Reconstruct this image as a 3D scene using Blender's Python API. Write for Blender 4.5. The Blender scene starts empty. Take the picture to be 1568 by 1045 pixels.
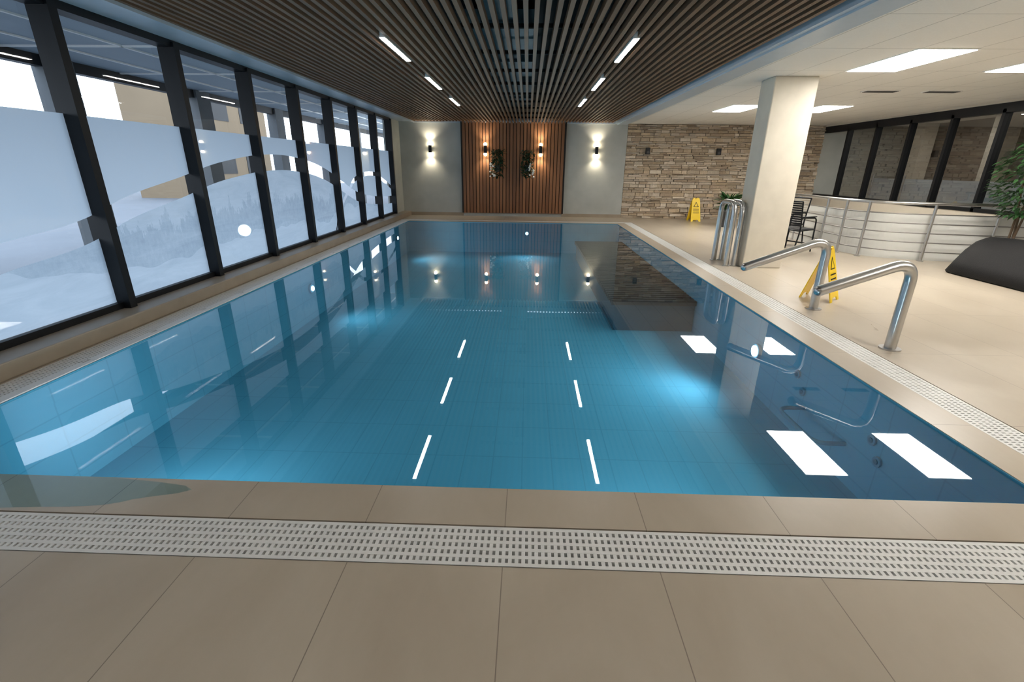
import bpy, math, random
from mathutils import Vector, Matrix
random.seed(7)
D=bpy.data
# ------------------------------------------------------------------ helpers
class MB:
    def __init__(s): s.v=[];s.f=[];s.m=[];s.sm=[];s.col=[]
    def add(s,vs,fs,mat,smooth=False,col=None):
        b=len(s.v); s.v+= [tuple(p) for p in vs]
        for f in fs:
            s.f.append([b+i for i in f]); s.m.append(mat); s.sm.append(smooth); s.col.append(col)
    def box(s,x0,x1,y0,y1,z0,z1,mat,col=None,M=None):
        vs=[(x0,y0,z0),(x1,y0,z0),(x1,y1,z0),(x0,y1,z0),(x0,y0,z1),(x1,y0,z1),(x1,y1,z1),(x0,y1,z1)]
        if M: vs=[M@Vector(p) for p in vs]
        s.add(vs,[(0,3,2,1),(4,5,6,7),(0,1,5,4),(1,2,6,5),(2,3,7,6),(3,0,4,7)],mat,False,col)
    def tube(s,path,r,mat,n=14,caps=True):
        P=[Vector(p) for p in path]; k=len(P)
        rs=r if isinstance(r,(list,tuple)) else [r]*k
        T=[]
        for i in range(k):
            a=P[max(0,i-1)];b=P[min(k-1,i+1)]
            T.append((b-a).normalized())
        ref=Vector((0,0,1)) if abs(T[0].z)<.9 else Vector((1,0,0))
        N=T[0].cross(ref).normalized()
        vs=[]
        for i in range(k):
            N=(N-T[i]*N.dot(T[i])).normalized(); B=T[i].cross(N)
            for j in range(n):
                a=2*math.pi*j/n
                vs.append(P[i]+(N*math.cos(a)+B*math.sin(a))*rs[i])
        fs=[]
        for i in range(k-1):
            for j in range(n):
                j2=(j+1)%n
                fs.append((i*n+j,i*n+j2,(i+1)*n+j2,(i+1)*n+j))
        s.add(vs,fs,mat,True)
        if caps:
            s.add(vs[:n],[tuple(range(n))[::-1]],mat); s.add(vs[-n:],[tuple(range(n))],mat)
    def sphere(s,c,r,mat,n=14,m=8,sz=1):
        vs=[];fs=[]
        for i in range(m+1):
            t=math.pi*i/m
            for j in range(n):
                a=2*math.pi*j/n
                vs.append((c[0]+r*math.sin(t)*math.cos(a),c[1]+r*math.sin(t)*math.sin(a),c[2]+r*sz*math.cos(t)))
        for i in range(m):
            for j in range(n):
                fs.append((i*n+j,(i+1)*n+j,(i+1)*n+(j+1)%n,i*n+(j+1)%n))
        s.add(vs,fs,mat,True)
    def prism(s,poly,dirv,mat,M=None):
        n=len(poly);a=[Vector(p) for p in poly];b=[p+Vector(dirv) for p in a]
        vs=a+b
        if M: vs=[M@p for p in vs]
        fs=[tuple(range(n)),tuple(range(2*n-1,n-1,-1))]+[(i,i+n,(i+1)%n+n,(i+1)%n) for i in range(n)]
        s.add(vs,fs,mat)
    def leaf(s,p,d,L,w,mat,fold=.15):
        d=Vector(d).normalized(); up=Vector((random.uniform(-.4,.4),random.uniform(-.4,.4),1))
        sd=d.cross(up)
        if sd.length<.01: sd=Vector((1,0,0))
        sd.normalize(); nn=sd.cross(d)
        p=Vector(p); dr=Vector((0,0,-.25*L))
        m1=p+d*L*.35; m2=p+d*L*.7+dr*.4; e=p+d*L+dr
        vs=[p,m1+sd*w/2+nn*w*fold,m2+sd*w*.4+nn*w*fold,e,m2-sd*w*.4+nn*w*fold,m1-sd*w/2+nn*w*fold,m1,m2]
        s.add(vs,[(0,1,6),(1,2,7,6),(2,3,7),(0,6,5),(6,7,4,5),(7,3,4)],mat,False)
    def build(s,name,mats,parent=None,bevel=0):
        me=D.meshes.new(name); me.from_pydata(s.v,[],s.f)
        for m in mats: me.materials.append(m)
        for p,mi,sm in zip(me.polygons,s.m,s.sm): p.material_index=mi; p.use_smooth=sm
        if any(c is not None for c in s.col):
            ca=me.color_attributes.new(name="Col",type='FLOAT_COLOR',domain='CORNER')
            for p,c in zip(me.polygons,s.col):
                for li in p.loop_indices: ca.data[li].color=(*(c or (1,1,1)),1)
        me.validate(); me.update()
        o=D.objects.new(name,me); bpy.context.collection.objects.link(o)
        if parent: o.parent=parent
        if bevel:
            b=o.modifiers.new("bev",'BEVEL');b.width=bevel;b.segments=2;b.limit_method='ANGLE'
        return o
def empty(name,loc=(0,0,0)):
    e=D.objects.new(name,None); bpy.context.collection.objects.link(e); e.location=loc; e.empty_display_size=.1
    return e
def rounded(pts,rad,seg=8):
    P=[Vector(p) for p in pts]; out=[P[0]]
    for i in range(1,len(P)-1):
        a,b,c=P[i-1],P[i],P[i+1]
        r=min(rad,(a-b).length*.49,(c-b).length*.49)
        s=b+(a-b).normalized()*r; e=b+(c-b).normalized()*r
        for k in range(seg+1):
            t=k/seg; out.append(s*(1-t)**2+b*2*t*(1-t)+e*t*t)
    out.append(P[-1]); return out

# ------------------------------------------------------------------ materials
def newmat(name):
    m=D.materials.new(name); m.use_nodes=True; nt=m.node_tree
    for n in list(nt.nodes): nt.nodes.remove(n)
    out=nt.nodes.new('ShaderNodeOutputMaterial')
    return m,nt,out
def N(nt,t,**k):
    n=nt.nodes.new(t)
    for a,b in k.items(): setattr(n,a,b)
    return n
def math_(nt,op,a,b=None,c=None):
    n=N(nt,'ShaderNodeMath',operation=op)
    for i,x in enumerate((a,b,c)):
        if x is None: continue
        if isinstance(x,(int,float)): n.inputs[i].default_value=x
        else: nt.links.new(x,n.inputs[i])
    return n.outputs[0]
def mixc(nt,fac,a,b,bt='MIX'):
    n=N(nt,'ShaderNodeMix',data_type='RGBA',blend_type=bt)
    for i,x in ((0,fac),(6,a),(7,b)):
        if isinstance(x,(int,float)): n.inputs[i].default_value=x
        elif isinstance(x,tuple): n.inputs[i].default_value=(*x[:3],1)
        else: nt.links.new(x,n.inputs[i])
    return n.outputs[2]
def coords(nt):
    tc=N(nt,'ShaderNodeTexCoord'); sp=N(nt,'ShaderNodeSeparateXYZ')
    nt.links.new(tc.outputs['Object'],sp.inputs[0]); return tc.outputs['Object'],sp.outputs
def noise(nt,vec,scale,detail=4,stretch=None,rough=.5,dist=0):
    if stretch:
        mp=N(nt,'ShaderNodeMapping'); mp.inputs['Scale'].default_value=stretch
        nt.links.new(vec,mp.inputs[0]); vec=mp.outputs[0]
    n=N(nt,'ShaderNodeTexNoise'); n.inputs['Scale'].default_value=scale; n.inputs['Detail'].default_value=detail
    n.inputs['Roughness'].default_value=rough; n.inputs['Distortion'].default_value=dist
    nt.links.new(vec,n.inputs['Vector']); return n.outputs['Fac']
def line(nt,c,period,off,w):
    f=math_(nt,'FRACT',math_(nt,'DIVIDE',math_(nt,'SUBTRACT',c,off),period))
    a=math_(nt,'ABSOLUTE',math_(nt,'SUBTRACT',f,.5))
    return math_(nt,'GREATER_THAN',a,.5-w/2/period)
def ramp(nt,fac,stops):
    r=N(nt,'ShaderNodeValToRGB'); e=r.color_ramp.elements
    while len(e)<len(stops): e.new(.5)
    for i,(p,c) in enumerate(stops): e[i].position=p; e[i].color=(*c,1)
    nt.links.new(fac,r.inputs[0]); return r.outputs[0]
def pbsdf(nt,out,col,rough=.5,metal=0,bump=None,bs=.1,bd=.01,spec=.5):
    p=N(nt,'ShaderNodeBsdfPrincipled')
    if isinstance(col,tuple): p.inputs['Base Color'].default_value=(*col,1)
    else: nt.links.new(col,p.inputs['Base Color'])
    if isinstance(rough,(int,float)): p.inputs['Roughness'].default_value=rough
    else: nt.links.new(rough,p.inputs['Roughness'])
    p.inputs['Metallic'].default_value=metal
    p.inputs['Specular IOR Level'].default_value=spec
    if bump is not None:
        b=N(nt,'ShaderNodeBump'); b.inputs['Strength'].default_value=bs; b.inputs['Distance'].default_value=bd
        nt.links.new(bump,b.inputs['Height']); nt.links.new(b.outputs[0],p.inputs['Normal'])
    nt.links.new(p.outputs[0],out.inputs[0]); return p
def simple(name,col,rough=.5,metal=0,var=.08,scale=8,bs=.05,spec=.5):
    m,nt,out=newmat(name); v,_=coords(nt); n=noise(nt,v,scale)
    c2=tuple(max(0,x*(1-var*2)) for x in col); c1=tuple(min(1,x*(1+var)) for x in col)
    c=mixc(nt,n,c1,c2); pbsdf(nt,out,c,rough,metal,n,bs,.005,spec); return m
def emis(name,col,st):
    m,nt,out=newmat(name); e=N(nt,'ShaderNodeEmission'); e.inputs[0].default_value=(*col,1); e.inputs[1].default_value=st
    nt.links.new(e.outputs[0],out.inputs[0]); return m

def m_floor():
    m,nt,out=newmat("beige_stone_tile"); v,s=coords(nt)
    n1=noise(nt,v,1.3,5,(1.2,.6,1),.55,1.0); n2=noise(nt,v,9,4,(2,.6,1),.6,.6)
    c=ramp(nt,n1,[(.28,(.43,.365,.285)),(.5,(.475,.41,.325)),(.72,(.52,.455,.365))])
    c=mixc(nt,math_(nt,'MULTIPLY',n2,.22),c,(.34,.28,.21))
    tx=math_(nt,'FLOOR',math_(nt,'DIVIDE',math_(nt,'SUBTRACT',s[0],-.07),.625)); ty=math_(nt,'FLOOR',math_(nt,'DIVIDE',math_(nt,'SUBTRACT',s[1],.21),1.25))
    cb=N(nt,'ShaderNodeCombineXYZ'); nt.links.new(tx,cb.inputs[0]); nt.links.new(ty,cb.inputs[1])
    wn=N(nt,'ShaderNodeTexWhiteNoise'); nt.links.new(cb.outputs[0],wn.inputs[0])
    c=mixc(nt,math_(nt,'MULTIPLY',wn.outputs[0],.10),c,(.25,.21,.165))
    g=math_(nt,'MAXIMUM',line(nt,s[0],.625,-.07,.004),line(nt,s[1],1.25,.21,.004))
    c=mixc(nt,g,c,(.24,.20,.16))
    ro=math_(nt,'ADD',math_(nt,'MULTIPLY',n1,.2),.22)
    pbsdf(nt,out,c,ro,0,math_(nt,'SUBTRACT',n2,math_(nt,'MULTIPLY',g,2)),.05,.004,.45); return m
def m_basin(name="blue_pool_tile",k=1.0):
    m,nt,out=newmat(name); v,s=coords(nt)
    n=noise(nt,v,1.2,3)
    c=mixc(nt,n,(.080*k,.30*k,.43*k),(.095*k,.34*k,.49*k))
    g=math_(nt,'MAXIMUM',math_(nt,'MAXIMUM',line(nt,s[0],.25,0,.010),line(nt,s[1],.5,0,.012)),line(nt,s[2],.25,-.02,.010))
    c=mixc(nt,math_(nt,'MULTIPLY',g,.30),c,(.04*k,.17*k,.25*k))
    pbsdf(nt,out,c,.7,spec=.05); return m
def m_water():
    m,nt,out=newmat("pool_water"); v,s=coords(nt)
    n=noise(nt,v,1.3,1); n2=noise(nt,v,4,1)
    b=N(nt,'ShaderNodeBump'); b.inputs['Strength'].default_value=.010; b.inputs['Distance'].default_value=.02
    nt.links.new(math_(nt,'ADD',n,math_(nt,'MULTIPLY',n2,.2)),b.inputs['Height'])
    lw=N(nt,'ShaderNodeLayerWeight'); lw.inputs[0].default_value=.5; nt.links.new(b.outputs[0],lw.inputs['Normal'])
    R=math_(nt,'ADD',math_(nt,'MULTIPLY',math_(nt,'POWER',lw.outputs['Facing'],4.6),.95),.035)
    t=N(nt,'ShaderNodeBsdfTransparent'); t.inputs[0].default_value=(.75,.905,.95,1)
    g=N(nt,'ShaderNodeBsdfGlossy'); g.inputs['Roughness'].default_value=.015; nt.links.new(b.outputs[0],g.inputs['Normal'])
    mx=N(nt,'ShaderNodeMixShader'); nt.links.new(R,mx.inputs[0]); nt.links.new(t.outputs[0],mx.inputs[1]); nt.links.new(g.outputs[0],mx.inputs[2])
    nt.links.new(mx.outputs[0],out.inputs[0]); return m
def m_glass(name,tint=(.93,.96,.97),film=False,R0=.06):
    m,nt,out=newmat(name); v,s=coords(nt)
    t=N(nt,'ShaderNodeBsdfTransparent'); t.inputs[0].default_value=(*tint,1)
    base=t.outputs[0]
    if film:
        y=math_(nt,'DIVIDE',math_(nt,'SUBTRACT',s[1],1.5),13.2)
        def band(pts,ht):
            fc=N(nt,'ShaderNodeFloatCurve'); cv=fc.mapping.curves[0]
            P=[((a-1.5)/13.2,b/2.) for a,b in pts]
            cv.points[0].location=P[0]; cv.points[1].location=P[-1]
            for p in P[1:-1]: cv.points.new(*p)
            fc.mapping.update(); nt.links.new(y,fc.inputs['Value'])
            c=math_(nt,'MULTIPLY',fc.outputs[0],2.)
            d=math_(nt,'SUBTRACT',s[2],c)
            return math_(nt,'LESS_THAN',math_(nt,'ABSOLUTE',d),ht),d
        w=math_(nt,'ADD',.095,math_(nt,'MULTIPLY',noise(nt,v,.35,0),.03))
        b1,d1=band([(1.5,.45),(3.0,.68),(3.56,.79),(4.2,.87),(4.95,1.08),(5.66,1.22),(6.76,1.43),(8.05,1.53),(9.0,1.48),(9.8,1.36),(10.8,1.07),(12,.75),(13.5,.6),(14.7,.55)],w)
        b2,_=band([(1.5,.0),(9.9,.0),(10.4,.45),(11.2,.95),(12.0,1.25),(13.0,1.3),(14.0,1.1),(14.7,.9)],.05)
        clear=math_(nt,'MAXIMUM',math_(nt,'MAXIMUM',b1,b2),math_(nt,'GREATER_THAN',s[2],1.9))
        # printed winter landscape: tree line on top of snow slopes, below the wave
        low=math_(nt,'LESS_THAN',d1,0)
        hl=noise(nt,v,.55,3,(1,1,0)); tr1=noise(nt,v,9,4,(1,1,.25),.75)
        hz=math_(nt,'ADD',math_(nt,'MULTIPLY',hl,1.3),-.12)
        top=math_(nt,'ADD',hz,math_(nt,'MULTIPLY',tr1,.85))
        istree=math_(nt,'MULTIPLY',math_(nt,'GREATER_THAN',s[2],hz),math_(nt,'LESS_THAN',s[2],top))
        snow=noise(nt,v,2.2,6,(1,.5,2.6),.7,.8)
        snow=math_(nt,'MULTIPLY',math_(nt,'SUBTRACT',snow,.35),1.2)
        tn=noise(nt,v,22,4,(1,1,.5),.7)
        pr=math_(nt,'ADD',math_(nt,'MULTIPLY',istree,math_(nt,'MULTIPLY',tn,.48)),math_(nt,'MULTIPLY',snow,.6))
        pr=math_(nt,'MAXIMUM',math_(nt,'MULTIPLY',pr,low),0.)
        col=mixc(nt,pr,(.455,.54,.615),(.15,.225,.30))
        tr=N(nt,'ShaderNodeBsdfTranslucent'); nt.links.new(col,tr.inputs[0])
        df=N(nt,'ShaderNodeBsdfDiffuse'); nt.links.new(col,df.inputs[0])
        fr=N(nt,'ShaderNodeMixShader'); fr.inputs[0].default_value=.15; nt.links.new(tr.outputs[0],fr.inputs[1]); nt.links.new(df.outputs[0],fr.inputs[2])
        mx=N(nt,'ShaderNodeMixShader'); nt.links.new(clear,mx.inputs[0]); nt.links.new(fr.outputs[0],mx.inputs[1]); nt.links.new(base,mx.inputs[2])
        base=mx.outputs[0]
    lw=N(nt,'ShaderNodeLayerWeight'); lw.inputs[0].default_value=.5
    R=math_(nt,'ADD',math_(nt,'MULTIPLY',math_(nt,'POWER',lw.outputs['Facing'],5),.94-R0),R0)
    g=N(nt,'ShaderNodeBsdfGlossy'); g.inputs['Roughness'].default_value=.02
    m2=N(nt,'ShaderNodeMixShader'); nt.links.new(R,m2.inputs[0]); nt.links.new(base,m2.inputs[1]); nt.links.new(g.outputs[0],m2.inputs[2])
    nt.links.new(m2.outputs[0],out.inputs[0]); return m
def m_wood(name,c1,c2,axis='Z',period=.1,off=0,rough=.45):
    m,nt,out=newmat(name); v,s=coords(nt)
    st=(14,14,.8) if axis=='Z' else (14,.8,14)
    n=noise(nt,v,1.6,5,st,.6,.8)
    wn=N(nt,'ShaderNodeTexWhiteNoise',noise_dimensions='1D')
    nt.links.new(math_(nt,'FLOOR',math_(nt,'DIVIDE',math_(nt,'SUBTRACT',s[0],off),period)),wn.inputs['W'])
    f=math_(nt,'ADD',math_(nt,'MULTIPLY',n,.55),math_(nt,'MULTIPLY',wn.outputs[0],.45))
    c=mixc(nt,f,c1,c2); pbsdf(nt,out,c,rough,0,n,.08,.003,.3); return m
def m_ceiling():
    m,nt,out=newmat("white_ceiling_tile"); v,s=coords(nt)
    n=noise(nt,v,60,3)
    c=mixc(nt,n,(.86,.84,.80),(.78,.76,.72))
    g=math_(nt,'MAXIMUM',line(nt,s[0],.6,4.25,.012),line(nt,s[1],1.25,6.1,.012))
    c=mixc(nt,math_(nt,'MULTIPLY',g,.6),c,(.35,.34,.32))
    pbsdf(nt,out,c,.8,0,math_(nt,'SUBTRACT',n,g),.08,.003); return m
def m_stone():
    m,nt,out=newmat("ledge_stone"); v,s=coords(nt)
    a=N(nt,'ShaderNodeVertexColor'); a.layer_name="Col"
    n=noise(nt,v,14,6,None,.65); n2=noise(nt,v,45,4)
    c=mixc(nt,math_(nt,'MULTIPLY',n,.5),a.outputs[0],(.26,.19,.12))
    pbsdf(nt,out,c,.85,0,math_(nt,'ADD',n,math_(nt,'MULTIPLY',n2,.4)),.8,.03,.2); return m

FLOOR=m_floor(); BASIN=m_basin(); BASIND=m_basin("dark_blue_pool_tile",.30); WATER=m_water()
GLASSF=m_glass("frosted_window_glass",film=True); GLASSD=m_glass("tinted_window_glass",(.62,.64,.65),R0=.24)
SLAT=m_wood("walnut_ceiling_slat",(.25,.145,.083),(.12,.068,.040),'Y',.1,-3.5,.55)
WALLWOOD=m_wood("walnut_wall_slat",(.34,.16,.075),(.13,.055,.028),'Z',.105,-2.05)
CEIL=m_ceiling(); STONE=m_stone()
PLASTER=simple("grey_plaster",(.44,.455,.43),.75,0,.09,3,.15)
CREAM=simple("cream_paint",(.66,.60,.50),.7,0,.04,4)
COLM=simple("column_plaster",(.58,.53,.44),.6,0,.10,4,.2)
WHITE=simple("white_paint",(.80,.80,.78),.5,0,.03)
PARA=simple("parapet_paint",(.66,.66,.63),.55,0,.03)
BLUEGREY=simple("blue_grey_trim_paint",(.46,.53,.60),.4,0,.04)
BLACK=simple("black_frame_metal",(.008,.009,.011),.45,0,.1,8,.05,.25)
DARKV=simple("dark_void",(.016,.015,.015),.8)
DUCT=simple("galvanised_duct",(.16,.24,.28),.5,0,.15)
STEEL=simple("brushed_stainless",(.55,.55,.55),.28,1,.06,30)
RODS=simple("dull_steel_rod",(.30,.29,.28),.45,1,.05,30)
GRATE=simple("white_plastic_grate",(.74,.74,.72),.45,0,.05)
GUT=simple("gutter_channel",(.07,.07,.07),.8)
CURB=simple("window_curb_stone",(.34,.28,.21),.4,0,.12,4)
YEL=simple("yellow_plastic",(.88,.60,.02),.4,0,.04)
LEAF=simple("green_leaf",(.03,.095,.025),.45,0,.3,12)
LEAF2=simple("dark_green_leaf",(.022,.06,.028),.5,0,.3,12)
PETAL=simple("white_petal",(.8,.8,.75),.6)
POT=simple("ceramic_pot",(.06,.06,.065),.4)
BARK=simple("bark",(.12,.08,.05),.9)
RATTAN=simple("black_rattan",(.010,.010,.011),.6,0,.3,60,.5,.25)
SLING=simple("beige_sling_fabric",(.50,.46,.38),.8)
BENCHS=simple("bench_slat_grey",(.022,.034,.042),.6,spec=.1)
JETM=simple("jet_blue_plastic",(.07,.24,.35),.5,spec=.1)
JETH=simple("jet_nozzle_dark",(.04,.15,.22),.5,spec=.1)
CONC=simple("exterior_concrete",(.10,.11,.12),.8,0,.1,3)
SOFF=simple("exterior_soffit",(.28,.34,.40),.6,0,.03,3,0)
PAVE=simple("exterior_paving",(.10,.11,.125),.9,0,.1,.6,0)
BRICKE=simple("exterior_beige_facade",(.20,.15,.10),.9,0,.08,.5,0,.1)
LPANEL=emis("light_panel_diffuser",(1,.96,.89),28)
LSTRIP=emis("light_strip_diffuser",(1,.97,.91),42)
BULB=emis("sconce_bulb_glow",(1,.84,.58),35)
PLENS=emis("underwater_lamp_lens",(.80,.92,1),12)
CORR=emis("corridor_diffuser",(1,.95,.85),26)
DARKWALL=simple("dark_brown_wall",(.12,.095,.075),.7)

# ------------------------------------------------------------------ dimensions
PX0,PX1,PY0,PY1=-3.45,2.58,1.95,13.95
XL,XR,YB,YF=-4.1,8.9,15.8,-3.0
CH=2.78
# ------------------------------------------------------------------ floor
f=MB(); t=-.16
f.box(XL-.1,XR+2.6,YF,1.46,t,0,0)
f.box(-3.75,3.07,1.69,1.95,t,0,0)
f.box(PX1,2.83,1.95,14.2,t,0,0)
f.box(3.07,XR+2.6,1.46,YB+.1,t,0,0)
f.box(-3.52,PX1,13.95,14.2,t,0,0)
f.box(XL-.1,3.07,14.43,YB+.1,t,0,0)
f.box(-3.52,PX0,1.95,13.95,t,-.004,0)
f.box(-3.9,-3.75,1.46,14.43,t,0,0)
f.build("floor",[FLOOR])
f=MB(); y=1.96
while y<13.9:
    f.box(-3.535,PX0-.002,y,min(y+.66,13.94),-.004,.004,0)
    f.box(-3.50,PX0-.002,y+.66,min(y+.735,13.94),-.004,.003,0); y+=.735
f.build("trim_gutter_edge",[WHITE])
def grate(name,x0,x1,y0,y1):
    g=MB(); g.box(x0,x1,y0,y1,-.14,-.12,1)
    alongx=(x1-x0)>(y1-y0)
    p=.027
    if alongx:
        n=int((x1-x0)/p)
        for i in range(n):
            a=x0+i*p; g.box(a,a+.015,y0+.006,y1-.006,-.03,-.003,0)
        for k in range(6):
            yy=y0+.006+(y1-y0-.030)*k/5; g.box(x0,x1,yy,yy+.018,-.03,-.0025,0)
    else:
        n=int((y1-y0)/p)
        for i in range(n):
            a=y0+i*p; g.box(x0+.006,x1-.006,a,a+.015,-.03,-.003,0)
        for k in range(6):
            xx=x0+.006+(x1-x0-.030)*k/5; g.box(xx,xx+.018,y0,y1,-.03,-.0025,0)
    g.build(name,[GRATE,GUT])
grate("overflow_drain_grate",-4.18,3.07,1.46,1.69)
grate("overflow_drain_grate",2.83,3.07,1.69,14.43)
grate("overflow_drain_grate",-3.75,2.83,14.2,14.43)
grate("overflow_drain_grate",-3.75,-3.52,1.95,14.2)
c=MB(); c.box(-4.2,-3.76,1.69,YB,0,.13,0); c.build("trim_window_curb",[CURB],bevel=.01)
pu=MB(); pts=[]
for k in range(40):
    a=2*math.pi*k/40; rr=1+.10*math.sin(3*a+1)+.06*math.sin(7*a)
    pts.append((max(-3.74,-2.75+1.0*rr*math.cos(a)),min(1.949,max(1.70,1.84+.17*rr*math.sin(a))),.0015))
pu.add([(-2.75,1.83,.0015)]+pts,[(0,1+k,1+(k+1)%40) for k in range(40)],0); pu.build("water_puddle",[WATER])
# ------------------------------------------------------------------ pool
pool=empty("swimming_pool")
b=MB(); zb=-.86; w=.12
b.box(PX0-w,PX1+w,PY0-w,PY1+w,zb-.1,zb,0)
b.box(PX0-w,PX0,PY0-w,PY1+w,zb,-.161,0); b.box(PX1,PX1+w,PY0-w,PY1+w,zb,-.161,0)
b.box(PX0,PX1,PY0-w,PY0,zb,-.161,0); b.box(PX0,PX1,PY1,PY1+w,zb,-.161,0)
e=.006
b.box(PX0,PX0+e,PY0,PY1,-.17,-.004,0);b.box(PX1-e,PX1,PY0,PY1,-.17,-.004,0)
b.box(PX0,PX1,PY0,PY0+e,-.17,-.004,0);b.box(PX0,PX1,PY1-e,PY1,-.17,-.004,0)
b.build("basin",[BASIN],pool)
bb=MB(); bb.box(1.36,PX1-.01,7.0,13.1,zb,-.44,0)
y=6.95
while y<13.0:
    bb.box(1.3,PX1-.01,y,y+.075,-.44,-.37,1); y+=.125
bb.build("bubble_bench",[BASIND,BENCHS],pool)
j=MB()
for (yy,zz) in ((4.15,-.3),(4.02,-.42),(3.1,-.36),(3.0,-.48)):
    j.tube([(PX1-.007,yy,zz),(PX1-.02,yy,zz)],.04,0,18); j.tube([(PX1-.02,yy,zz),(PX1-.026,yy,zz)],.02,1,12)
j.build("massage_jets",[JETM,JETH],pool)
j=MB(); j.tube(rounded([(PX1-.007,3.95,-.55),(PX1-.25,3.95,-.55),(PX1-.25,3.35,-.55),(PX1-.007,3.35,-.55)],.12),.018,0)
j.build("grab_rail",[JETM],pool)
wm=MB(); wm.add([(PX0+e,PY0+e,-.012),(PX1-e,PY0+e,-.012),(PX1-e,PY1-e,-.012),(PX0+e,PY1-e,-.012)],[(0,1,2,3)],0)
wm.build("pool_water",[WATER])
def ulamp(p,n,E,lens=.04):
    em=empty("underwater_pool_lamp",p); n=Vector(n)
    m=MB(); m.tube([Vector((0,0,0)),n*.03],.08,0,24); m.tube([n*.03,n*.045],lens,1,24)
    m.build("lens",[JETM,PLENS],em)
    l=D.lights.new("lamp",'SPOT'); l.energy=E; l.color=(.84,.94,1); l.spot_size=math.radians(172); l.spot_blend=1; l.shadow_soft_size=.16
    o=D.objects.new("lamp_light",l); bpy.context.collection.objects.link(o); o.parent=em; o.location=n*.25
    o.rotation_euler=(n+Vector((0,0,.12))).to_track_quat('-Z','Y').to_euler()
ulamp((PX1-.006,4.95,-.38),(-1,0,0),80,.06); ulamp((PX0+.006,7.3,-.36),(1,0,0),45); ulamp((PX0+.006,12.6,-.30),(1,0,0),80)
ulamp((0,PY1-.006,-.30),(0,-1,0),80)
ulamp((-2.4,PY0+.006,-.4),(0,1,0),80); ulamp((.9,PY0+.006,-.4),(0,1,0),40)  # front-wall lamps are added out of view to brighten the near water

# ------------------------------------------------------------------ walls
m=MB(); m.box(XL-.12,3.0,YB,YB+.2,0,CH+.4,0); m.box(3.0,XR+2.6,YB+.06,YB+.2,0,CH+.4,0); m.build("wall_back",[PLASTER])
m=MB(); m.box(XL-.1,XL+.1,14.75,YB,.13,CH,0); m.box(XL-.1,XL,YF,1.45,0,CH,0); m.build("wall_left",[PLASTER])
m=MB(); m.box(XL-.1,XR+2.6,YF-.15,YF,0,CH+.4,0); m.build("wall_front",[CREAM])
m=MB(); m.box(XR,XR+.15,YF,YB+.06,0,.75,0); m.box(XR,XR+.15,YF,YB+.06,2.62,CH,0); m.box(XR,XR+.15,YF,2.0,.75,2.62,0); m.build("wall_right",[CREAM])
m=MB(); m.box(-4.0,-2.06,YB-.015,YB,0,.1,0); m.box(1.1,3.0,YB-.015,YB,0,.1,0); m.build("baseboard_back",[CURB])
s=MB(); z=0.0
pal=[(.66,.55,.42),(.54,.44,.32),(.74,.65,.53),(.47,.37,.27),(.62,.49,.34),(.68,.59,.48)]
while z<CH-.01:
    h=min(random.choice([.035,.05,.065,.08,.11]),CH-z); x=3.0
    while x<XR-.01:
        L=min(random.uniform(.10,.42),XR-x); d=random.uniform(.01,.10)
        cc=random.choice(pal); k=random.uniform(.75,1.2); cc=tuple(q*k for q in cc)
        x0,x1=x+.003,x+L-.003; zt=z+h-.003; j1=random.uniform(-.008,.008); j2=random.uniform(-.01,.01); yb=YB+.06; yf=yb-.02-d; d2=random.uniform(-.015,.015)
        vs=[(x0,yf,z+.003+max(0,j1)),(x1,yf+d2,z+.003+max(0,j2)),(x1,yb,z),(x0,yb,z),(x0+.006,yf+.008,zt-max(0,-j2)),(x1-.006,yf+d2+.008,zt-max(0,j1)),(x1,yb,zt),(x0,yb,zt)]
        s.add(vs,[(0,3,2,1),(4,5,6,7),(0,1,5,4),(1,2,6,5),(2,3,7,6),(3,0,4,7)],0,False,cc); x+=L
    z+=h
s.build("stone_clad_wall",[STONE])
s=MB(); s.box(-2.05,1.1,YB-.03,YB,.1,CH,1)
x=-2.05
while x<1.09:
    mid=-.93<x<-.05
    d=.05 if not mid else .035
    s.box(x+.008,x+.092,YB-.03-d,YB-.03,.1,CH-.0,0); x+=.105
s.box(-2.09,-2.05,YB-.09,YB,0.1,CH,1); s.box(1.1,1.14,YB-.09,YB,.1,CH,1)
s.build("wood_slat_wall_panel",[WALLWOOD,DARKV])

# ------------------------------------------------------------------ ceiling
m=MB()
m.box(2.66,XR+2.6,YF,YB+.1,CH-.02,CH+.1,0)
m.build("ceiling",[CEIL])
m=MB(); m.box(XL-.1,-3.55,YF,YB,CH,CH+.12,0); m.build("ceiling_window_soffit",[BLUEGREY])
m=MB(); m.box(XL-.1,2.66,YF,YB,3.2,3.3,0); m.box(-3.6,-3.55,YF,YB,CH+.12,3.2,0); m.box(2.66,2.7,YF,YB,CH+.1,3.2,0); m.build("ceiling_void",[DARKV])
m=MB()
x=-3.5
while x<2.55:
    m.box(x,x+.042,YF,YB-.06,CH,CH+.07,0); x+=.098
yy=YF+.3
while yy<YB: m.box(-3.5,2.6,yy,yy+.04,CH+.07,CH+.11,1); yy+=1.2
m.build("wood_slat_ceiling",[SLAT,DARKV])
m=MB()
for a,bx in ((-3.55,-3.505),(2.60,2.66)): m.box(a,bx,YF,YB,CH-.03,CH+.1,0)
m.box(-3.5,2.6,YB-.06,YB,CH-.03,CH+.1,0)
m.build("trim_ceiling",[BLUEGREY])
m=MB(); m.box(2.66,2.95,YF,YB-.03,CH-.05,CH-.02,0); m.build("trim_ceiling_edge_board",[BLUEGREY])
m=MB()
for yy in range(-2,15,2):
    m.box(-.75,.05,yy+.1,yy+1.3,2.98,3.12,0); m.box(-.5,-.2,yy+1.3,yy+2.1,3.02,3.10,0)
m.build("ventilation_duct",[DUCT])
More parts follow.
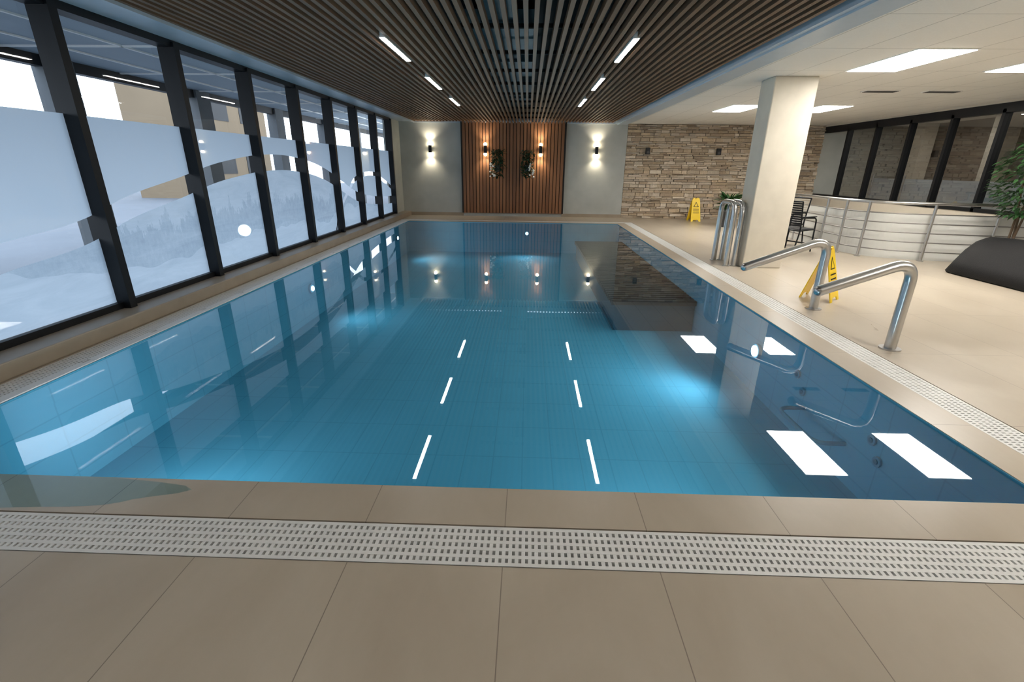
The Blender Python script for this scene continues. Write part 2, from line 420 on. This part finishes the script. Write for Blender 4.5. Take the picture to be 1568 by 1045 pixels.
for X in (-1.57,1.10):
    for Y in (-1.31,1.04,5.74,8.09,10.44):  # strips overhead and behind the camera are added to light the near deck
        m=MB(); m.box(X-.035,X+.035,Y,Y+1.2,CH-.012,CH+.05,0); m.box(X-.026,X+.026,Y+.01,Y+1.19,CH-.016,CH-.012,1)
        m.build("ceiling_light_strip",[WHITE,LSTRIP])
for X in (4.25,6.05):
    for Y in (1.12,6.1,11.05):
        m=MB(); m.box(X-.02,X+.64,Y-.02,Y+1.27,CH-.028,CH-.02,0); m.box(X,X+.62,Y,Y+1.25,CH-.033,CH-.028,1)
        m.build("ceiling_light_panel",[WHITE,LPANEL])
for X,Y in ((5.6,9.0),(6.6,9.0),(7.6,7.6),(4.5,9.6)):
    m=MB(); m.box(X,X+.55,Y,Y+.18,CH-.03,CH-.02,0)
    for k in range(4): m.box(X+.02,X+.53,Y+.02+k*.04,Y+.04+k*.04,CH-.036,CH-.03,1)
    m.build("ceiling_air_vent",[WHITE,GUT])
m=MB(); m.box(3.5,4.12,7.75,8.2,0,CH-.02,0); m.build("column",[COLM],bevel=.015)

# ------------------------------------------------------------------ left windows
ys=[1.5,3.02,4.49,5.96,7.43,8.9,10.37,11.84,13.31,14.75]
m=MB()
for y0 in ys: m.box(-4.14,-3.95,y0-.042,y0+.042,.13,CH-.02,0)
m.box(-4.14,-4.02,1.46,14.75,.13,.19,0); m.box(-4.14,-3.98,1.46,14.75,CH-.07,CH,0)
m.build("window_frame_left",[BLACK])
for i in range(9):
    m=MB(); a=ys[i]+.043; c2=ys[i+1]-.043
    m.add([(XL+.02,a,.191),(XL+.02,c2,.191),(XL+.02,c2,CH-.071),(XL+.02,a,CH-.071)],[(0,1,2,3)],0)
    m.build("window_%d"%(i+1),[GLASSF])
# ------------------------------------------------------------------ right windows + room beyond
m=MB(); y0=2.0; rys=[]
while y0<YB: rys.append(y0); y0+=1.15
for y0 in rys: m.box(XR-.02,XR+.12,y0,y0+.07,.75,2.62,0)
m.box(XR-.02,XR+.12,2.0,YB,.75,.82,0); m.box(XR-.02,XR+.12,2.0,YB,2.55,2.62,0); m.box(XR-.02,XR+.12,2.0,YB,2.62,2.72,0)
m.build("window_frame_right",[BLACK])
for i in range(len(rys)-1):
    m=MB(); a=rys[i]+.071; c2=rys[i+1]-.001
    m.add([(XR+.05,a,.821),(XR+.05,c2,.821),(XR+.05,c2,2.549),(XR+.05,a,2.549)],[(0,3,2,1)],0)
    m.build("window_%d"%(10+i),[GLASSD])
m=MB(); m.box(XR+2.5,XR+2.6,YF,YB+.1,0,CH+.4,0); m.build("wall_corridor",[DARKWALL])
m=MB()
for y0 in (6.5,9.3,12.2,14.6): m.box(XR+2.0,XR+2.35,y0,y0+.35,0,CH-.02,0)
m.build("corridor_pillars",[CREAM])
m=MB()
for k in range(10): m.box(XR+1.5,XR+1.53,3.0+k*1.25,4.15+k*1.25,.0,1.3,0); m.tube([(XR+1.515,4.2+k*1.25,0),(XR+1.515,4.2+k*1.25,1.4)],.02,1)
m.build("corridor_glass_balustrade",[BLUEGREY,STEEL])
for Y in (4.0,8.2,12.8):
    m=MB(); m.box(XR+1.0,XR+1.3,Y,Y+.9,CH-.034,CH-.02,0); m.box(XR+1.02,XR+1.28,Y+.02,Y+.88,CH-.038,CH-.034,1); m.build("corridor_ceiling_light",[WHITE,CORR])

# ------------------------------------------------------------------ exterior
m=MB(); m.box(-40,XL-.15,-20,50,-.35,-.2,0); m.build("exterior_ground",[PAVE])
m=MB(); m.box(-7.2,XL-.15,-4,26,2.95,3.15,0)
for yy in range(-3,26,2): m.box(-7.1,XL-.2,yy,yy+.04,2.93,2.95,1)  # white strips, lengthwise ones too, stand in for reflected lamp lines
for xx in (-6.3,-5.4,-4.7): m.box(xx,xx+.04,-4,26,2.93,2.95,1)
m.build("exterior_soffit",[SOFF,WHITE])
m=MB(); m.box(-7.2,-7.05,-4,26,2.80,2.95,0)
for yy in (1.0,4.3,7.6,10.9,14.2,17.5,20.8): m.box(-7.25,-7.0,yy,yy+.45,-.2,2.95,1)
m.build("exterior_beam_and_posts",[BLACK,CONC])
m=MB(); m.box(-20,-16,25,31,-.2,6,0)
for k in range(2):
    for l in range(2): m.box(-16.02,-15.98,25.8+k*2.5,27.2+k*2.5,1+l*2.6,2.6+l*2.6,1)
m.build("exterior_building",[BRICKE,BLACK])

# ------------------------------------------------------------------ wall sconces
for X in (-3.05,-1.33,.37,2.09):
    wood=-2<X<1; yb=YB-(.085 if wood else 0)
    em=empty("wall_sconce",(X,yb,2.0))
    m=MB(); m.box(-.035,.035,-.02,0,-.08,.08,0); m.tube([(0,-.075,-.11),(0,-.075,.11)],.05,0,20); m.box(-.015,.015,-.06,-.01,-.02,.02,0)
    m.build("body",[BLACK],em)
    m=MB(); m.sphere((0,-.075,.14),.05,0); m.sphere((0,-.075,-.14),.05,0); m.build("bulbs",[BULB],em)
    for sg in (1,-1):
        l=D.lights.new("sconce_light",'SPOT'); l.energy=18; l.color=(1,.86,.64); l.spot_size=math.radians(120); l.spot_blend=1; l.shadow_soft_size=.03
        o=D.objects.new("spot",l); bpy.context.collection.objects.link(o); o.parent=em; o.location=(0,-.16,sg*.20)
        o.rotation_euler=Vector((0,.3,sg)).to_track_quat('-Z','Y').to_euler()
for X in (-.95,-.03):
    m=MB(); yb=YB-.085
    m.tube([(X,yb-.11,1.35),(X,yb-.11,1.55)],[.07,.1],1,16)
    for k in range(230):
        a=random.uniform(0,2*math.pi); d=Vector((math.cos(a),-abs(math.sin(a))*.8,random.uniform(-.8,1.0)))
        p=Vector((X+random.uniform(-.17,.17),yb-.1-random.uniform(0,.12),random.uniform(1.2,2.0)))
        m.leaf(p,d,random.uniform(.09,.17),.055,0)
    sx=1 if X>-.5 else -1
    for k in range(14): m.sphere((X+sx*random.uniform(.05,.22),yb-.25-random.uniform(0,.05),random.uniform(1.2,1.6)),.028,2,8,5)
    m.build("wall_planter",[LEAF2,POT,PETAL])
for X in (3.62,5.75):
    m=MB(); m.box(X-.03,X+.03,YB-.12,YB-.06,1.96,2.02,0); m.box(X-.06,X+.06,YB-.24,YB-.12,1.90,2.09,0); m.tube([(X,YB-.24,1.96),(X,YB-.248,1.96)],.04,1,18)
    m.build("wall_speaker",[BLACK,GUT],bevel=.006)

# ------------------------------------------------------------------ handrails
def handrail(X,Y,tip,zt):
    m=MB()
    P=rounded([(X,Y,0),(X,Y,.80),(X-tip,Y,zt)],.2,10)
    m.tube(P,.046,0,20); m.tube([(X,Y,0),(X,Y,.012)],.085,0,24)
    m.sphere((X-tip,Y,zt),.046,0)
    m.build("pool_handrail",[STEEL])
handrail(3.28,4.08,.74,.52); handrail(3.32,5.37,.86,.47)
for X in (3.30,3.43):
    m=MB(); m.tube(rounded([(X,7.9,0),(X,7.9,1.0),(X,8.45,1.0),(X,8.45,0)],.18,10),.042,0,20)
    for yy in (7.9,8.45): m.tube([(X,yy,0),(X,yy,.012)],.06,0,24)
    m.build("deck_grab_rail",[STEEL])
# ------------------------------------------------------------------ stair railing
path=[(6.2,13.6),(6.12,12.4),(6.08,11.2),(6.05,10.1),(6.08,9.35),(6.4,8.85),(7.0,8.62),(7.9,8.4),(8.85,8.2)]
R3=rounded([(a,b2,0) for a,b2 in path],.5,6)
m=MB(); m.tube([p+Vector((0,0,.98)) for p in R3],.028,0)
for k in range(5):
    m.tube([p+Vector((0,0,.16+k*.16)) for p in R3],.010,1,8)
for a,b2 in ((6.2,13.5),(6.12,12.4),(6.08,11.2),(6.05,10.1),(6.05,9.5),(6.2,9.1),(7.0,8.63),(7.9,8.41),(8.8,8.21)):
    m.tube([(a,b2,0),(a,b2,.98)],.023,0); m.tube([(a,b2,0),(a,b2,.01)],.05,0,16)
m.build("stair_railing",[STEEL,RODS])
m=MB()
vs=[];n=len(R3)
for i,p in enumerate(R3):
    a=R3[max(0,i-1)];c3=R3[min(n-1,i+1)];tt=(c3-a).normalized();nn=Vector((-tt.y,tt.x,0))
    for off in (.12,.18):
        q=p+nn*off; q.x=min(q.x,8.88); vs+= [(q.x,q.y,0),(q.x,q.y,.78)]
fs=[]
for i in range(n-1):
    a=i*4;c3=a+4
    fs+=[(a,c3,c3+1,a+1),(a+2,a+3,c3+3,c3+2),(a+1,c3+1,c3+3,a+3)]
fs+=[(0,1,3,2),(4*n-4,4*n-2,4*n-1,4*n-3)]
m.add(vs,fs,0); m.build("stair_parapet",[PARA])

# ------------------------------------------------------------------ wet floor signs
def sign(loc,rot,H=.62):
    M=Matrix.Translation(loc)@Matrix.Rotation(rot,4,'Z')
    m=MB()
    for sg in (1,-1):
        T=M@Matrix.Translation((0,0,H))@Matrix.Rotation(sg*math.radians(15),4,'X')
        Hh=H/math.cos(math.radians(15))
        poly=[(-.15,0,-Hh),(-.09,0,-Hh),(-.07,0,-Hh+.05),(.07,0,-Hh+.05),(.09,0,-Hh),(.15,0,-Hh),(.115,0,-.06),(.08,0,0),(.04,0,.0),(.03,0,-.035),(-.03,0,-.035),(-.04,0,0),(-.08,0,0),(-.115,0,-.06)]
        m.prism(poly,(0,.012,0),0,T)
        yy=-.003 if sg<0 else .012
        y2=yy-.001 if sg<0 else yy+.001
        m.prism([(-.08,yy,-.27),(.08,yy,-.27),(0,yy,-.12)],(0,.003,0),1,T)
        m.prism([(-.055,y2,-.258),(.055,y2,-.258),(0,y2,-.15)],(0,.003,0),0,T)
        for k in range(3): m.prism([(-.09,yy,-.34-k*.055),(.09,yy,-.34-k*.055),(.09,yy,-.325-k*.055),(-.09,yy,-.325-k*.055)],(0,.003,0),1,T)
    m.box(-.03,.03,-.02,.02,H-.03,H-.01,0,None,M)
    m.build("wet_floor_sign",[YEL,BLACK])
sign((3.66,5.85,0),.75,.64); sign((5.1,15.1,0),.05,.68)

# ------------------------------------------------------------------ chairs
def chair(loc,rot,seatm):
    M=Matrix.Translation(loc)@Matrix.Rotation(rot,4,'Z'); T=lambda L:[M@Vector(p) for p in L]
    m=MB(); r=.014
    for sx in (-.26,.26):
        m.tube(T(rounded([(sx,-.26,0),(sx,-.24,.64),(sx,.20,.66),(sx,.24,.62)],.08)),r,0,10)
        m.tube(T(rounded([(sx,.30,0),(sx,.20,.44),(sx,.30,.95)],.1)),r,0,10)
        m.tube(T([(sx,-.25,.43),(sx,.2,.42)]),r,0,10)
        m.box(sx-.025,sx+.025,-.2,.2,.66,.68,0,None,M)
    for a,b2 in (((-.26,-.25,.43),(.26,-.25,.43)),((-.26,.2,.42),(.26,.2,.42)),((-.26,.30,.95),(.26,.30,.95)),((-.26,-.25,.15),(.26,-.25,.15))): m.tube(T([a,b2]),r,0,10)
    for k in range(11): m.box(-.25,.25,-.24+k*.04,-.21+k*.04,.435,.445,1,None,M)
    for k in range(11):
        zz=.5+k*.04; yy=.215+(zz-.45)*.17; m.box(-.25,.25,yy-.006,yy+.006,zz,zz+.03,1,None,M)
    m.build("patio_chair",[BLACK,seatm])
chair((5.2,9.6,0),math.radians(120),RATTAN); chair((5.55,10.6,0),math.radians(-60),SLING)
# lounger (curved shell)
m=MB(); prof=[(6.62,.03),(6.72,.2),(6.84,.38),(6.98,.52),(7.12,.58),(7.3,.57),(7.55,.5),(7.8,.42),(8.1,.38),(8.35,.40)]
outer=prof; inner=[(x,z-.07 if i>0 else 0) for i,(x,z) in enumerate(prof)]
poly=[(x,0,z) for x,z in outer]+[(x+.03,0,z) for x,z in inner[::-1]]
def P(y,sc): return [(7.4+(p[0]-7.4)*sc,y,p[2]*(sc if p[2]>.1 else 1)) for p in poly]
ysq=[5.6,5.7,6.2,6.8,7.4,7.62,7.7]; scs=[.93,.98,1,1,1,.98,.93]
vs=[];n=len(poly)
for y0,sc in zip(ysq,scs): vs+=P(y0,sc)
fs=[]
for i in range(len(ysq)-1):
    for k in range(n): fs.append((i*n+k,(i+1)*n+k,(i+1)*n+(k+1)%n,i*n+(k+1)%n))
m.add(vs,fs,0,True)
m.add(vs[:n],[(k,k+1,n-2-k,n-1-k) for k in range(n//2-1)],0); m.add(vs[-n:],[(k,n-1-k,n-2-k,k+1) for k in range(n//2-1)],0)
for yy in (5.9,7.3): m.tube([(8.2,yy,0),(8.2,yy,.36)],.025,0); m.tube([(7.5,yy,0),(7.5,yy,.45)],.025,0)
m.build("rattan_sun_lounger",[RATTAN])

# ------------------------------------------------------------------ plants
def pot(m,x,y,r,h):
    m.tube([(x,y,0),(x,y,h*.9),(x,y,h*.9),(x,y,h)],[r*.72,r,r*1.08,r*1.08],1,24)
def ficus(loc,H,spread,nl,name,z0):
    x,y=loc; m=MB(); pot(m,x,y,.2,.4)
    for k in range(3):
        a=k*2.1; m.tube([(x+.03*math.cos(a),y+.03*math.sin(a),.38),(x+.05*math.cos(a+1),y+.05*math.sin(a+1),z0),(x+.15*math.cos(a),y+.15*math.sin(a),H-.3)],[.018,.015,.006],2,8)
    for k in range(nl):
        a=random.uniform(0,6.28); rr=spread*math.sqrt(random.random()); zz=random.uniform(z0,H)
        sh=math.sin(math.pi*min(1,max(.08,(zz-z0)/(H-z0))*.9+.08)); p=Vector((x+rr*sh*math.cos(a),y+rr*sh*math.sin(a),zz))
        d=Vector((math.cos(a),math.sin(a),random.uniform(-.6,.5))); m.leaf(p,d,random.uniform(.08,.14),.045,0)
    m.build(name,[LEAF,POT,BARK])
ficus((7.8,7.98),2.08,.5,950,"potted_ficus",.85)
m=MB(); pot(m,5.5,13.6,.2,.45)
for k in range(130):
    a=random.uniform(0,6.28); m.leaf((5.5+.08*math.cos(a),13.6+.08*math.sin(a),.43+random.uniform(0,.3)),(math.cos(a),math.sin(a),random.uniform(.2,1.8)),random.uniform(.25,.42),.08,0)
m.build("potted_plant",[LEAF,POT])

# ------------------------------------------------------------------ world
w=D.worlds.new("World"); bpy.context.scene.world=w; w.use_nodes=True; nt=w.node_tree
bg=nt.nodes['Background']; tc=N(nt,'ShaderNodeTexCoord'); sp=N(nt,'ShaderNodeSeparateXYZ'); nt.links.new(tc.outputs['Generated'],sp.inputs[0])
rc=ramp(nt,sp.outputs[2],[(0.0,(.82,.90,1.0)),(.6,(.66,.80,1.0))]); nt.links.new(rc,bg.inputs[0]); bg.inputs[1].default_value=4.0

# ------------------------------------------------------------------ camera
th=math.radians(20.2); ps=math.asin(.0284); ro=.011
r0=Vector((math.cos(ps),math.sin(ps),0)); u0=Vector((-math.sin(ps)*math.sin(th),math.cos(ps)*math.sin(th),math.cos(th)))
fw=Vector((-math.sin(ps)*math.cos(th),math.cos(ps)*math.cos(th),-math.sin(th)))
r=(r0+u0*ro).normalized(); u=(u0-r0*ro).normalized()
cam=D.cameras.new("camera"); co=D.objects.new("camera",cam); bpy.context.collection.objects.link(co)
M=Matrix((( r.x,u.x,-fw.x,0),(r.y,u.y,-fw.y,0),(r.z,u.z,-fw.z,1.5),(0,0,0,1)))
co.matrix_world=M; cam.sensor_width=36; cam.lens=36*725/1568; cam.clip_start=.05; cam.clip_end=200
bpy.context.scene.camera=co
vs_=bpy.context.scene.view_settings; vs_.view_transform='Standard'; vs_.look='None'; vs_.exposure=.28
